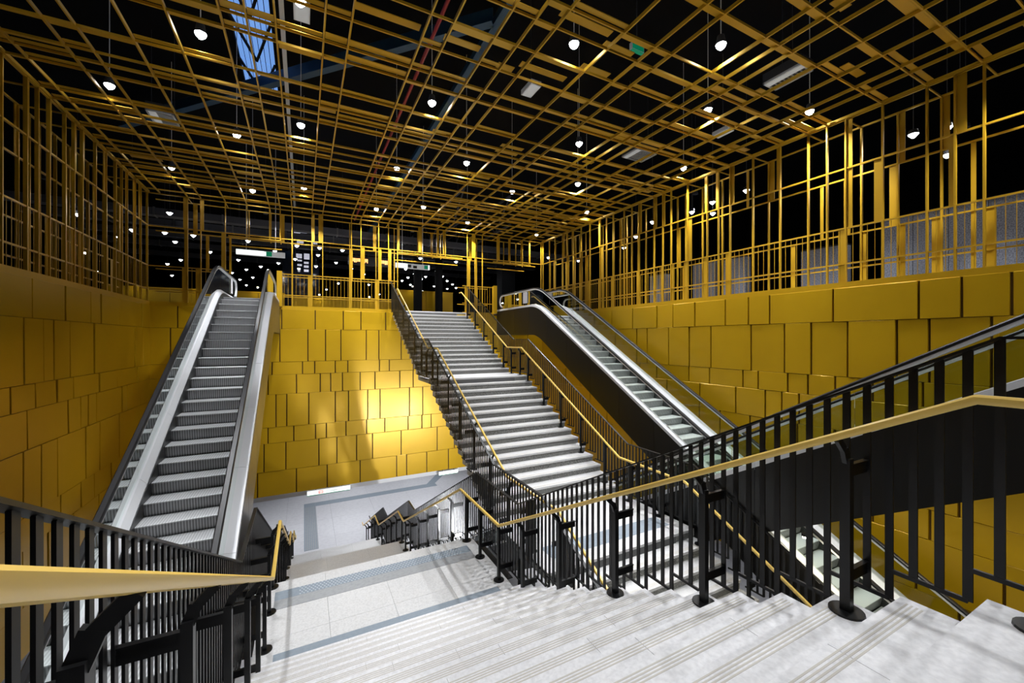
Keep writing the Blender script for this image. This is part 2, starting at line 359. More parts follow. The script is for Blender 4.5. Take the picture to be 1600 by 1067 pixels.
# ---- golden lattice screens standing on the wall tops --------------------------------------
LV = [ZU + .035, 1.74, 2.55, 3.91, ZC]
def screen(name, label, axis, pos, out, grid, gaps=(), seed=1, lo=None, hi=None):
    rnd = random.Random(seed); t = thing(name, label, 'screen')
    def P(nm, m, a0, a1, d0, d1, z0, z1):      # a along the wall, d = depth outwards
        d0, d1 = sorted((pos + out * d0, pos + out * d1))
        if axis == 'x': return pbox(nm, m, t, d0, d1, a0, a1, z0, z1)
        return pbox(nm, m, t, a0, a1, d0, d1, z0, z1)
    def ingap(a): return any(g0 < a < g1 for g0, g1 in gaps)
    runs = []; cur = lo
    for g0, g1 in sorted(gaps): runs.append((cur, g0)); cur = g1
    runs.append((cur, hi))
    # fascia strips between the posts
    for a0, a1 in runs: P('fascia', 'gold_fascia', a0, a1, -.035, .04, ZU - .10, ZU + .035)
    for dep, lay in ((0, 0), (.72, 1)):
        for i, z in enumerate(LV[1:]):
            if z > 3.8: P('rail', 'gold_bar', lo, hi, dep, dep + .04, z - .018, z + .018)
            else:
                for a0, a1 in runs: P('rail', 'gold_bar', a0, a1, dep, dep + .04, z - .016, z + .016)
        for g0, g1 in gaps: P('rail', 'gold_bar', g0, g1, dep, dep + .05, 3.80 - .2 * lay, 3.84 - .2 * lay)
        for a in grid:
            if lay and rnd.random() < .35: continue
            P('post', 'gold_bar', a - .016, a + .016, dep - .01, dep + .05, 3.84 if ingap(a) else LV[0], ZC)
        # wide flat blades beside the posts
        for a in grid:
            for z0, z1 in ((LV[3], LV[4]), (LV[2], LV[3]), (LV[0], LV[2])):
                if ingap(a) and z0 < 3.8: continue
                if rnd.random() < (.42 if not lay else .30):
                    w = rnd.choice((.07, .10, .13)); s = rnd.choice((-1, 1)); x0, x1 = sorted((a + s * .02, a + s * (.02 + w)))
                    P('blade', 'gold_bar', x0, x1, dep + .02, dep + .035, z0, z1)
    # ties between the two layers
    for a in grid[::2]:
        P('tie', 'gold_bar', a - .012, a + .012, .05, .72, ZC - .03, ZC)
    # slim balusters behind the lower rails
    gg = [g for g in sorted(grid) if lo <= g <= hi]
    for a, b in zip(gg[:-1], gg[1:]):
        if ingap((a + b) / 2): continue
        n = max(1, int((b - a) / .15))
        for k in range(1, n + 1):
            x = a + (b - a) * k / (n + 1)
            P('baluster', 'gold_bar', x - .0045, x + .0045, .012, .021, LV[0], LV[2])
    return t
screen('gold_screen', 'golden lattice screen above the right wall, with slim balusters', 'x', XR, 1, [g for g in GY if g > .2], seed=3, lo=YN, hi=YB)
screen('gold_screen', 'shadowed golden lattice screen above the left wall', 'x', XL, -1, [g for g in GY if g > 6], seed=5, lo=YN, hi=YB)
screen('gold_screen', 'golden lattice screen above the back wall, with openings for stair and escalators', 'y', YB, 1,
       GX[1:] + [XR - .05], gaps=((-2.45, -.78), (3.66, 6.62), (8.2, 10.3)), seed=8, lo=XL, hi=XR)
# folded golden end panels beside the escalator heads and the stair head
for nm, x0, x1, y0, y1, lab in (('end_panel', -.79, -.72, 17.40, 17.86, 'tall golden end panel right of the left escalator head'),
                                ('end_panel', 8.12, 8.20, 17.50, 17.86, 'tall golden end panel left of the right escalator head')):
    m = MB(); m.box(x0, x1, y0, y1, ZU - .02, ZU + 1.3); m.box(x0 - .10, x1 + .0, y0 - .03, y0, ZU - .02, ZU + 1.3)
    tag(m.build(nm, 'gold_fascia'), lab, 'end panel')

# ================================================================== STAIRS
def stair(name, label, x0, x1, flights, landings, sgn, stone, joints, inset=.03):
    """flights: (y of top nosing, z top, risers, rise); sgn=+1 goes down towards +y"""
    t = thing(name, label, 'staircase')
    for fi, (y0, z0, n, r) in enumerate(flights):
        for i in range(1, n):
            z = z0 - r * i; ya_, yb2 = y0 + sgn * G * (i - 1), y0 + sgn * G * i
            a, b = sorted((ya_, yb2 + sgn * .022))
            js = [x0] + [x0 + (x1 - x0) * f for f in joints[(i + fi) % len(joints)]] + [x1]
            for k in range(len(js) - 1):
                pbox('tread_slab', stone, t, js[k] + .0015, js[k + 1] - .0015, a, b, z - .045, z)
            e = yb2 + sgn * .022
            gm = MB()
            for q in range(4):
                yy = e - sgn * (.045 + q * .020); gm.box(x0 + .06, x1 - .06, yy - .0045, yy + .0045, z - .001, z + .0012)
            gm.build('grip_strip', 'groove', t)
        for i in range(n):
            yy = y0 + sgn * G * i; z1 = z0 - r * i - .045
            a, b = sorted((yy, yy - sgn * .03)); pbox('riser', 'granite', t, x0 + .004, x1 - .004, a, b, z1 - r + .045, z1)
        ye = y0 + sgn * G * (n - 1); ze = z0 - r * n
        poly = [(y0 - sgn * .03, z0 - .06), (y0 - sgn * .03, z0 - .42), (ye - sgn * .03 - sgn * .0, ze - .36), (ye + sgn * .1, ze - .36), (ye + sgn * .1, ze - .06)]
        # sloped slab under the steps
        poly = [(y0 - sgn * .035, z0 - .17), (y0 - sgn * .035, z0 - .55), (ye - sgn * .035, ze - .38), (ye - sgn * .035, ze)]
        MB().prism_x(poly, x0 + inset, x1 - inset).build('slab', 'concrete', t)
        for cx0, cx1 in ((x0, x0 + .028), (x1 - .028, x1)):
            zig = []
            for i in range(1, n):
                zt_ = z0 - r * i - .047; ya2 = y0 + sgn * G * (i - 1) - sgn * .03; yb3 = y0 + sgn * G * i - sgn * .03
                zig.append([(ya2, zt_), (yb3, zt_), (yb3, zt_ - r - .09), (yb3 - sgn * .09, zt_ - r - .09), (yb3 - sgn * .09, zt_ - .09), (ya2, zt_ - .09)])
            cm = MB()
            for q in zig: cm.prism_x(q, cx0, cx1)
            cm.build('side_cheek', 'stone_landing', t)
    return t
def landing(t, x0, x1, y0, y1, z, stone, nx, ny, inset=.02):
    MB().box(x0 + inset, x1 - inset, y0, y1, z - .38, z - .045).build('slab', 'concrete', t)
    if inset > .1:
        for a, b in ((x0, x0 + .028), (x1 - .028, x1)): pbox('side_cheek', stone, t, a, b, y0, y1, z - .14, z - .046)
    for i in range(nx):
        for j in range(ny):
            o = .0015
            pbox('landing_slab', stone, t, x0 + (x1 - x0) * i / nx + o, x0 + (x1 - x0) * (i + 1) / nx - o, y0 + (y1 - y0) * j / ny + o, y0 + (y1 - y0) * (j + 1) / ny - o, z - .045, z)

# ---- near stair: goes down away from the camera
AX0, AX1 = -.56, 2.96
FN = [(.67, -1.26, 16, R1), (7.50, -3.91, 16, R1), (13.40, -6.56, 12, R1), (18.20, -6.56 - 12 * R1, 12, (ZF * -1 - 6.56 - 12 * R1) / 12)]
Z3 = -6.56 - 12 * R1
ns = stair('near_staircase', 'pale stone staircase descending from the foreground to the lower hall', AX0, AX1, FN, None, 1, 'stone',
           [(.30, .66), (.40, .78), (.22, .55), (.48, .84), (.35, .70)])
landing(ns, AX0, AX1, -2.6, .67 + .022, -1.26, 'stone', 3, 3)
landing(ns, AX0, AX1, 5.4325, 7.522, -3.91, 'stone_landing', 4, 3)
landing(ns, AX0, AX1, 7.50 + 15 * G, 13.422, -6.56, 'stone_landing', 3, 1)
landing(ns, AX0, AX1, 13.40 + 11 * G, 18.222, Z3, 'stone_landing', 3, 1)
# warning strips on the first landing
def stripx(name, mt, x0, x1, y0, y1, z): return pbox(name, mt, ns, x0, x1, y0, y1, z - .002, z + .004)
stripx('plain_strip', 'tactile', -.335, 2.735, 5.58, 5.815, -3.91)
stripx('studded_strip', 'tactile', -.39, 2.76, 7.010, 7.24, -3.91)
stripx('grey_strip', 'tactile_grey', -.39, 2.76, 6.77, 7.008, -3.91)
m = MB()
for i in range(50):
    for j in range(5):
        m.cyl((-.05 + i * .053 + .0265 * (j % 2), 7.030 + j * .048, -3.906), .016, .005, 6, .012)
tag(m.build('stud', 'tactile_stud', ns), kind='stuff')

# ---- middle stair: climbs away from the camera
BX0, BX1 = 3.42, 6.77
RC = 2.48 / 15
FC = [(17.845, 1.285, 15, RC), (12.0, -1.195, 15, RC), (5.41, -3.675, 15, RC), (-1.0, -6.155, 10, RC)]
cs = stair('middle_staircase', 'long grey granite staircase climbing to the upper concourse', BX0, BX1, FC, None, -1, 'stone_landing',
           [(.33, .66), (.45, .8), (.25, .6)], .55)
landing(cs, BX0, BX1, 17.82, YB - .02, 1.285, 'stone_landing', 3, 1, .5)
landing(cs, BX0, BX1, 12.0 - .022, 17.845 - 14 * G, -1.195, 'stone_landing', 3, 1, .5)
landing(cs, BX0, BX1, 5.41 - .022, 12.0 - 14 * G, -3.675, 'stone_landing', 3, 2, .5)
landing(cs, BX0, BX1, -1.022, 5.41 - 14 * G, -6.155, 'stone_landing', 3, 2, .5)
for a, b in ((11.98, 12.0 - .022 + .40),):
    pass
pbox('plain_strip', 'tactile', cs, BX0 + .3, BX1 - .3, 5.72, 6.12, -3.677, -3.671)

# ================================================================== STAIR RAILINGS
RAILP = [(-.024, -.008), (-.022, .012), (-.012, .021), (.012, .021), (.022, .012), (.024, -.008), (.016, -.022), (-.016, -.022)]
def line_z(nodes, y):
    for (ya_, za), (yb2, zb) in zip(nodes[:-1], nodes[1:]):
        if min(ya_, yb2) <= y <= max(ya_, yb2): return za + (zb - za) * (y - ya_) / (yb2 - ya_)
    return nodes[-1][1]
def railing(name, label, xg, xp, xr, nodes, steps, posts, hr, hg, phase=0.):
    """nodes: nosing line (y,z) ordered by y; steps: list of (ya,yb,z) floor pieces; xg guard plane, xp posts, xr handrail"""
    t = thing(name, label, 'railing')
    s = 1 if xg > xr else -1
    top = [(y, z + hg) for y, z in nodes]
    MB().sweep(top, [(-.024, -.006), (.024, -.006), (.024, .008), (-.024, .008)], xg).build('top_rail', 'black_paint', t)
    MB().sweep([(y, z + hr) for y, z in nodes], RAILP, xr).build('handrail', 'brass_rail', t, True)
    bal = MB().box(-.006, .006, -.019, .019, 0, 1).mesh('baluster', 'black_paint')
    for ya_, yb2, z in steps:
        a, b = ya_ + phase, yb2 + phase
        n = max(1, round((b - a) / (G / 3)))
        for k in range(n):
            y = a + (b - a) * k / n
            zt = line_z(nodes, y) + hg
            link('baluster', bal, t, (xg, y, z + .07), (1, 1, zt - z - .07))
        pbox('bottom_rail', 'black_paint', t, xg - .008, xg + .008, a, b, z + .058, z + .082)
    # flat plates closing the gap beside the landings
    for (ya_, za), (yb2, zb) in zip(nodes[:-1], nodes[1:]):
        if abs(za - zb) < 1e-4 and yb2 - ya_ > .9:
            pbox('edge_plate', 'black_paint', t, *sorted((xg - s * .10, xg + s * .012)), ya_ + .2, yb2 - .15, za - .03, za - .018)
    for y, z in posts:
        zr = line_z(nodes, y) + hr
        p = MB().box(xp - .022, xp + .022, y - .026, y + .026, z, zr - .14).build('post', 'black_paint', t)
        # bent bracket up to the handrail
        MB().bar((xp, y, zr - .16), (xp - s * .03, y, zr - .08), .05, .024, (0, 1, 0)).bar((xp - s * .03, y, zr - .09), (xr, y, zr - .018), .04, .022, (0, 1, 0)).build('bracket', 'black_paint', p)
        MB().cyl((xp, y, z), .088, .012, 20, .086).build('foot_plate', 'black_paint', p)
        for dz in (.20, zr - z - .22):
            MB().box(min(xp, xg), max(xp, xg), y - .005, y + .005, z + dz - .035, z + dz + .035).box(min(xp, xg), max(xp, xg), y - .014, y + .014, z + dz + .033, z + dz + .041).build('arm', 'black_paint', p)
    return t
NN = [(-2.6, -1.26), (.67, -1.26), (.67 + 16 * G, -3.91), (7.50, -3.91), (7.50 + 16 * G, -6.56), (13.40, -6.56), (13.40 + 12 * G, Z3), (18.2, Z3), (18.2 + 12 * G, ZF), (22.4, ZF)]
def steps_of(flights, sgn, ends):
    out = []
    for (y0, z0, n, r) in flights:
        for i in range(1, n):
            a, b = sorted((y0 + sgn * G * (i - 1), y0 + sgn * G * i)); out.append((a, b, z0 - r * i))
    return out
def flat_steps(a, b, z, w=.3175):
    n = max(1, round((b - a) / w)); return [(a + (b - a) * k / n, a + (b - a) * (k + 1) / n, z) for k in range(n)]
SN = flat_steps(-2.6, .67, -1.26) + steps_of(FN, 1, None) + flat_steps(.67 + 15 * G, 7.50, -3.91) + flat_steps(7.5 + 15 * G, 13.4, -6.56) + flat_steps(13.4 + 11 * G, 18.2, Z3)
def tread_z(y, steps):
    for a, b, z in steps:
        if a <= y <= b: return z
    return steps[-1][2]
PY_ = [-1.6, -.5, .50, 1.21, 2.16, 3.19, 4.21, 5.15, 5.96, 6.75, 7.42, 8.3, 9.25, 10.2, 11.15, 12.1, 12.75, 13.3, 14.2, 15.15, 16.1, 17.05, 18.05, 19.0, 19.95, 20.9, 21.6]
PN = [(y, tread_z(y, SN)) for y in PY_]
railing('stair_railing', 'black balustrade with brass handrail right of the near staircase', 3.07, 2.83, 2.73, NN, SN, PN, .99, 1.27, .114)
railing('stair_railing', 'black balustrade with brass handrail left of the near staircase, running past the camera', -.67, -.437, -.337, NN, SN, PN, .99, 1.27, .114)

NC = [(-1.0, -6.155), (5.41 - 15 * G, -6.155), (5.41, -3.675), (12.0 - 15 * G, -3.675), (12.0, -1.195), (13.08, -1.195), (17.845, 1.285), (18.1, 1.285)]
SC_ = sorted(steps_of(FC[:3], -1, None) + flat_steps(-1.0, 5.41 - 14 * G, -6.155) + flat_steps(5.41, 12.0 - 14 * G, -3.675) + flat_steps(12.0, 17.845 - 14 * G, -1.195))
PC = [(y, tread_z(y, SC_)) for y in (1.3, 2.3, 3.25, 4.2, 5.15, 6.1, 7.0, 7.85, 8.82, 9.76, 10.7, 11.7, 12.25, 12.9, 13.55, 14.45, 15.4, 16.35, 17.3)]
railing('stair_railing', 'black balustrade with brass handrail right of the middle staircase', 6.80, 6.62, 6.54, NC, SC_, PC, .94, 1.225, -.08)
railing('stair_railing', 'black balustrade with brass handrail left of the middle staircase', 3.33, 3.54, 3.62, NC, SC_, PC, .94, 1.225, -.08)

# ================================================================== ESCALATORS
T30 = math.tan(math.radians(30))
def escalator(name, label, xl, xr, yk, zt, sgn, yend, clad_l, clad_r, zb=ZF):
    """sgn=+1 climbs towards +y; xl/xr handrail centres; yk = upper knee"""
    t = thing(name, label, 'escalator')
    tk = sgn * yk; tb = tk - (zt - zb) / T30; te = sgn * yend
    if sgn < 0: te = -yend
    lo = tb - 1.9
    def base(s):
        r = .55
        z = zt + T30 * (s - tk) if s < tk else zt
        if abs(s - tk) < r: d = s - (tk - r); z = zt - T30 * r + T30 * d - T30 * d * d / (4 * r)
        if s < tb + r and s > tb - r: d = s - (tb - r); z = zb + T30 * d * d / (4 * r)
        elif s <= tb - r: z = zb
        return z
    ss = []; s = lo
    while s < te:
        ss.append(s); s += .12 if (abs(s - tk) < .7 or abs(s - tb) < .7) else .45
    ss.append(te)
    cuts = [lo]
    while cuts[-1] < te - 1.2: cuts.append(cuts[-1] + 1.35)
    cuts.append(te)
    def span(a, b): return [a] + [s for s in ss if a + .02 < s < b - .02] + [b]
    Y = lambda s: sgn * s
    # steps
    g = .346; xs0, xs1 = xl + .125, xr - .125
    def stepm(nm, mt, prof):
        mm = MB(); n = len(prof); mm.prism_x([(sgn * a, b) for a, b in prof], -.5, .5); return mm.mesh(nm, mt, True)
    tread = stepm('step', 'step_tread', [(-.0, -.02), (0, -.004), (.006, 0), (g + .02, 0), (g + .02, -.02)])
    riser = stepm('riser', 'step_riser', [(.004, -.02), (.010, -.06), (.022, -.12), (.045, -.205), (.10, -.205), (.10, -.02)])
    s = tk + .55; k = 0
    while s > tb - .3:
        z = base(s - .0)
        o = link('step', tread, t, ((xs0 + xs1) / 2, Y(s), z), (xs1 - xs0, 1, 1))
        r_ = link('riser', riser, o, (0, 0, 0))
        s -= g
    # comb plates
    pbox('comb_plate', 'alu', t, xs0, xs1, *sorted((Y(tk + .9), Y(te))), zt - .06, zt + .004)
    pbox('comb_plate', 'alu', t, xs0, xs1, *sorted((Y(lo), Y(tb - .3))), zb + .002, zb + .05)
    for side, x, cm in ((-1, xl, clad_l), (1, xr, clad_r)):
        # decks (outer and inner capping) and skirt
        ring = [(x + side * .14, .06), (x + side * .14, .185), (x + side * .03, .20), (x - side * .03, .20), (x - side * .11, .115), (x - side * .11, .06)]
        for a, b in zip(cuts[:-1], cuts[1:]):
            rows = [[(px, Y(s), base(s) + dz) for px, dz in ring] for s in span(a + .002, b - .002)]
            MB().rings(rows).build('deck', 'alu_bright', t, True)
        rows = [[(x - side * .112, Y(s), base(s) + .10), (x - side * .122, Y(s), base(s) + .10), (x - side * .122, Y(s), base(s) - .25), (x - side * .112, Y(s), base(s) - .25)] for s in ss]
        MB().rings(rows).build('skirt', 'skirt', t)
        # outer cladding in panels
        for a, b in zip(cuts[:-1], cuts[1:]):
            rows = [[(x + side * .13, Y(s), base(s) + .10), (x + side * .145, Y(s), base(s) + .10), (x + side * .145, Y(s), base(s) - 1.03), (x + side * .13, Y(s), base(s) - 1.03)] for s in span(a + .004, b - .004)]
            MB().rings(rows).build('cladding_panel', cm, t)
        # glass
        for a, b in zip(cuts[1:-1], cuts[2:] if False else cuts[2:]):
            if b > te - .05: b = te - .25
            rows = [[(x - .005, Y(s), base(s) + .19), (x + .005, Y(s), base(s) + .19), (x + .005, Y(s), base(s) + .86), (x - .005, Y(s), base(s) + .86)] for s in span(a + .004, b - .004)]
            MB().rings(rows).build('glass_panel', 'glass', t)
        # handrail with turned-down ends over a metal guide
        path = []
        e1, e0 = te - .35, lo + 1.0
        for q in range(9):
            an = -math.pi / 2 + math.pi * q / 8; path.append((e0 - .30 * math.cos(an), zb + .56 + .30 * math.sin(an)))
        path += [(s, base(s) + .86) for s in ss if e0 + .1 < s < e1 - .1]
        for q in range(9):
            an = math.pi / 2 - math.pi * q / 8; path.append((e1 + .30 * math.cos(an), zt + .56 + .30 * math.sin(an)))
        pth = [(Y(a), b) for a, b in path]
        f = 1 if sgn > 0 else -1
        MB().sweep(pth, [(-.042, -.012), (-.042, .018), (-.028, .034), (.028, .034), (.042, .018), (.042, -.012)] if f > 0 else [(-.042, .012), (-.042, -.018), (-.028, -.034), (.028, -.034), (.042, -.018), (.042, .012)], x).build('handrail', 'rubber', t, True)
        MB().sweep(pth, [(-.030, -.055), (-.036, -.013), (.036, -.013), (.030, -.055)] if f > 0 else [(-.030, .055), (-.036, .013), (.036, .013), (.030, .055)], x).build('handrail_guide', 'alu_bright', t, True)
    rows = [[(xl - .14, Y(s), base(s) - 1.0), (xr + .14, Y(s), base(s) - 1.0), (xr + .14, Y(s), base(s) - 1.04), (xl - .14, Y(s), base(s) - 1.04)] for s in ss]
    MB().rings(rows).build('soffit', 'black_clad', t)
    rows = [[(xl - .13, Y(s), base(s) - .3), (xr + .13, Y(s), base(s) - .3), (xr + .13, Y(s), base(s) - .32), (xl - .13, Y(s), base(s) - .32)] for s in ss]
    MB().rings(rows).build('step_pan', 'black_matte', t)
    return t
escalator('escalator', 'left escalator climbing along the golden left wall, silver decks and ribbed steps', -2.20, -.95, 14.07, ZU, 1, YB - .05, 'black_clad', 'steel_dark')
escalator('escalator', 'right escalator climbing behind the middle staircase, black clad side', 8.50, 9.75, 14.07, ZU, 1, YB - .05, 'black_clad', 'black_clad')
escalator('escalator', 'escalator descending from the right edge of the picture, crossing in front of the far one', 6.99, 8.22, -1.92, ZU, -1, -3.2 - 1.6, 'black_clad', 'black_clad')

# ================================================================== LIGHTS AND SMALL THINGS
hous = MB().cyl((0, 0, 0), .088, .16, 14, .06).mesh('lamp_housing', 'lamp_body', True)
lensm = MB().cyl((0, 0, -.045), .07, .045, 14, .088).cyl((0, 0, -.085), .03, .04, 14, .07).mesh('lamp_lens', 'lens')
rod = MB().cyl((0, 0, 0), .008, 1, 6).mesh('lamp_rod', 'white_box')
def spot(name, parent, loc, w, ang=100, blend=.5, rad=.06, rot=(0, 0, 0), col=(.95, .97, 1)):
    l = bpy.data.lights.new(name, 'SPOT'); l.energy = w; l.spot_size = math.radians(ang); l.spot_blend = blend; l.shadow_soft_size = rad; l.color = col
    o = bpy.data.objects.new(name, l); COL.objects.link(o); o.parent = parent; o.location = loc; o.rotation_euler = rot; return o
LAMPS = [(-1.6, 8.77), (-3.62, 11.41), (-1.55, 12.66), (-3.63, 15.94), (-1.62, 17.1), (-.06, 11.34), (.01, 16.0), (2.57, 8.92), (2.58, 12.85), (2.64, 17.2),
         (4.28, 16.07), (4.37, 11.47), (4.34, 5.98), (6.72, 4.78), (6.66, 8.94), (8.34, 6.26), (8.34, 11.27), (10.5, 13.58), (10.48, 8.72), (10.52, 5.22), (10.46, 17.6), (6.67, 12.94), (6.63, 17.3),
         (2.6, 4.9), (2.6, .9), (4.34, 1.9), (6.7, .7), (-.05, 7.2), (-.05, 3.0), (-1.6, 4.8), (-3.62, 7.2), (8.34, 1.4), (10.5, 1.4), (.1, -1.5), (-1.6, .9), (4.3, -2.0)]
desc = {}
for i, (x, y) in enumerate(LAMPS):
    if i < 23:
        col = 'far left' if x < -3 else 'left' if x < -1 else 'centre left' if x < 1 else 'centre' if x < 3.5 else 'centre right' if x < 5.5 else 'right' if x < 7.5 else 'far right' if x < 9.5 else 'right edge'
        n = sorted(q[1] for q in LAMPS[:23] if abs(q[0] - x) < .5).index(y)
        lab = 'pendant downlight in the golden ceiling, %s row, %s' % (col, ('nearest', 'second nearest', 'third nearest', 'fourth nearest')[n])
        t = thing('pendant_lamp', lab, 'lamp', (x, y, 5.35), 'pendant lamps in the golden ceiling')
    else:
        t = thing('pendant_lamp', 'pendant downlight of the golden ceiling above the viewer', 'lamp', (x, y, 5.35), 'pendant lamps above the viewer')
    link('housing', hous, t); link('lens', lensm, t); link('rod', rod, t, (0, 0, .15), (1, 1, ZR - 5.5))
    f = .10 if x < -3 else 2.5 if x < -1 else .70 if x < 5 else .95 if x < 8 else 3.3 if x < 10 else 2.6
    ang, tilt = (112, 0) if x > 8 else (92, 0) if x > 4 else (82, 0) if x > 1 else (72, 0) if x > -1 else (48, 0)
    if y < 4 and x < 5: f *= 1.4
    if y > 10 and -1 < x < 7: f *= 3.0; ang, tilt = 88, 26       # turned towards the back wall
    spot('lamp_light', t, (0, 0, -.12), LAMP_W * f, ang, rot=(math.radians(tilt), 0, 0))

# floodlights under the middle landing, washing the back wall
for x, lab in ((3.55, 'left'), (6.55, 'right')):
    t = thing('floodlight', 'floodlight under the middle stair landing, %s one of the pair' % lab, 'floodlight', (x, 6.6, -4.95))
    MB().box(-.16, .16, -.05, .05, -.10, .10).build('housing', 'lamp_body', t); MB().box(-.14, .14, .05, .055, -.08, .08).build('lens', 'lens', t)
    MB().box(-.02, .02, -.02, .02, .1, .90).build('bracket', 'lamp_body', t)
    spot('flood_light', t, (0, .07, 0), FLOOD_W, 84, .8, .12, (math.radians(109), 0, math.radians(12 if x > 5 else -4)))
t = thing('bulkhead_lamp', 'small warm lamp under the crossing escalator', 'lamp', (8.0, 4.05, -3.52))
MB().cyl((0, 0, 0), .05, .05, 12).build('housing', 'lamp_body', t); MB().cyl((0, 0, -.03), .035, .03, 10).build('lens', 'lens_warm', t)
spot('lamp_light', t, (0, 0, -.04), 60, 160, .5, .03, col=(1, .93, .7))
t = thing('bulkhead_lamp', 'small warm lamp under the upper end of the crossing escalator', 'lamp', (8.1, 2.3, -2.24))
MB().cyl((0, 0, 0), .05, .05, 12).build('housing', 'lamp_body', t); MB().cyl((0, 0, -.03), .035, .03, 10).build('lens', 'lens_warm', t)
spot('lamp_light', t, (0, 0, -.04), 120, 165, .4, .03, col=(1, .93, .7))
# added unseen downlights behind the back wall foot, brightening the lower floor
for i, (x, y) in enumerate([(-2, 20), (2.5, 20), (7, 20), (12, 20), (-2, 25), (2.5, 25), (7, 25), (12, 25), (2.5, 30), (8, 30), (13.5, 12), (13.5, 5)]):
    t = thing('hall_fill_lamp', 'added unseen downlight brightening the lower hall floor', 'lamp', (x, y, ZW - .27), 'added fill lights of the lower hall')
    MB().cyl((0, 0, 0), .1, .02, 14).build('rim', 'white_box', t); MB().cyl((0, 0, -.006), .085, .006, 14).build('lens', 'lens', t)
    spot('lamp_light', t, (0, 0, -.03), HALL_W, 140, .6, .09)

# small downlights of the upper concourse, at their real height
DOTS = [(400 + a / 4, 267 + b / 4) for a, b in [(118, 500), (140, 575), (30, 597), (255, 467), (245, 550), (397, 480), (388, 525), (375, 595), (268, 610), (540, 495), (500, 572), (598, 610), (675, 645), (270, 660), (175, 677),
        (195, 715), (260, 745), (440, 740), (515, 702), (705, 710), (770, 770), (890, 430), (1027, 545), (1127, 627), (990, 643), (1060, 660), (1165, 658), (913, 685), (950, 665), (1195, 687), (1035, 675),
        (965, 710), (1113, 720), (1228, 708), (1003, 730), (1040, 750), (1153, 735), (1195, 735), (1250, 567), (1160, 460), (1250, 730), (1075, 765), (1105, 772), (935, 612)]]
DOTS += [(a / 4, 267 + b / 4) for a, b in [(485, 270), (827, 368), (743, 413), (532, 510), (602, 627), (1060, 262), (1475, 308), (1030, 385), (1095, 442), (1208, 403), (1313, 505), (1130, 555), (1047, 580), (1150, 637), (1075, 652), (1550, 437), (1490, 555), (1540, 615), (1450, 635), (1500, 678), (1580, 665), (1540, 713)]]
DOTS += [(800 + a / 4, 267 + b / 4) for a, b in [(878, 318), (775, 410), (228, 540), (415, 560), (700, 480), (1253, 195), (1255, 265), (1465, 122)]] + [(1427, 210), (1480, 242)]
sh = MB().cyl((0, 0, 0), .10, .10, 12, .08).mesh('downlight_housing', 'lamp_body', True); sl = MB().cyl((0, 0, -.08), .03, .08, 12, .095).mesh('downlight_lens', 'lens_small')
srod = MB().cyl((0, 0, 0), .008, 1, 5).mesh('downlight_rod', 'lamp_body')
for i, (u, v) in enumerate(DOTS):
    zl = 4.55 if v > 340 else 4.75
    x, y = pz(u, v, zl)
    if y > 52: continue
    if XL - .8 < x < XR + .8 and y < YB + .8: continue
    where = 'beyond the back screen' if y > YB else ('behind the right screen' if x > XR else 'behind the left screen')
    t = thing('downlight', 'small bright downlight hanging in the dark concourse ' + where, 'lamp', (x, y, zl), 'small concourse downlights ' + where)
    link('housing', sh, t, (0, 0, 0)); link('lens', sl, t); link('rod', srod, t, (0, 0, 0), (1, 1, ZR - zl))
for i, (x, y) in enumerate([(-1.5, 21), (5, 21), (10, 23), (2, 28), (9, 30), (-8, 20), (15, 12), (15.5, 4), (13.6, 3.6), (13.4, 10.6)]):  # lamps added to give the dark concourse some ambient light
    t = thing('downlight', 'added fill lamp of the upper concourse beyond the screens', 'lamp', (x, y, 5.6), 'added concourse fill lamps')
    link('housing', sh, t, (0, 0, 0)); link('rod', srod, t, (0, 0, 0), (1, 1, ZR - 5.6)); pl = spot('lamp_light', t, (0, 0, -.5), CONC_W, 175, .3, .08)
# things in the concourse beyond the back screen
def sign(name, label, x0, x1, y, z0, z1, face):
    t = thing(name, label, 'sign', ((x0 + x1) / 2, y, z0)); cx = (x0 + x1) / 2
    MB().box(x0 - cx, x1 - cx, 0, .12, 0, z1 - z0).build('case', 'sign_grey', t)
    for a, b, c, d, mt in face: MB().box(x0 - cx + a, x0 - cx + b, -.006, 0, c, d).build('face', mt, t)
    for f in (.2, .8): MB().cyl(((x1 - x0) * (f - .5), .06, z1 - z0), .012, ZR - z1 if z0 > 0 else .15, 6).build('rod', 'white_box' if z0 > 0 else 'sign_black', t)
    return t
sign('hanging_sign', 'long white hanging sign with green exit symbol beyond the left escalator', -2.6, -.75, 21, 3.72, 3.95, [(0, 1.05, .01, .22, 'sign_white'), (1.06, 1.12, .02, .2, 'sign_white'), (1.12, 1.34, .01, .22, 'sign_green'), (1.36, 1.85, .01, .22, 'sign_grey')])
t = sign('hanging_sign', 'long white hanging sign with green exit symbol above the stair head', 4.15, 5.92, 21, 3.70, 3.95, [(0, .62, .01, .24, 'sign_white'), (.62, .80, .05, .20, 'sign_black'), (.9, 1.1, .03, .16, 'sign_black'), (1.1, 1.48, .03, .22, 'sign_grey'), (1.48, 1.68, .03, .22, 'sign_green'), (1.69, 1.77, .01, .24, 'sign_white')])
t = sign('hanging_sign', 'white sign with red symbol hanging at the foot of the golden wall', .12, 1.70, 17.80, -6.145, -5.95, [(0, 1.58, .025, .19, 'sign_white'), (0, 1.58, 0, .022, 'sign_green'), (.40, .58, .05, .165, 'sign_red'), (.43, .55, .075, .14, 'sign_white'), (.31, .34, .08, .11, 'sign_black')])
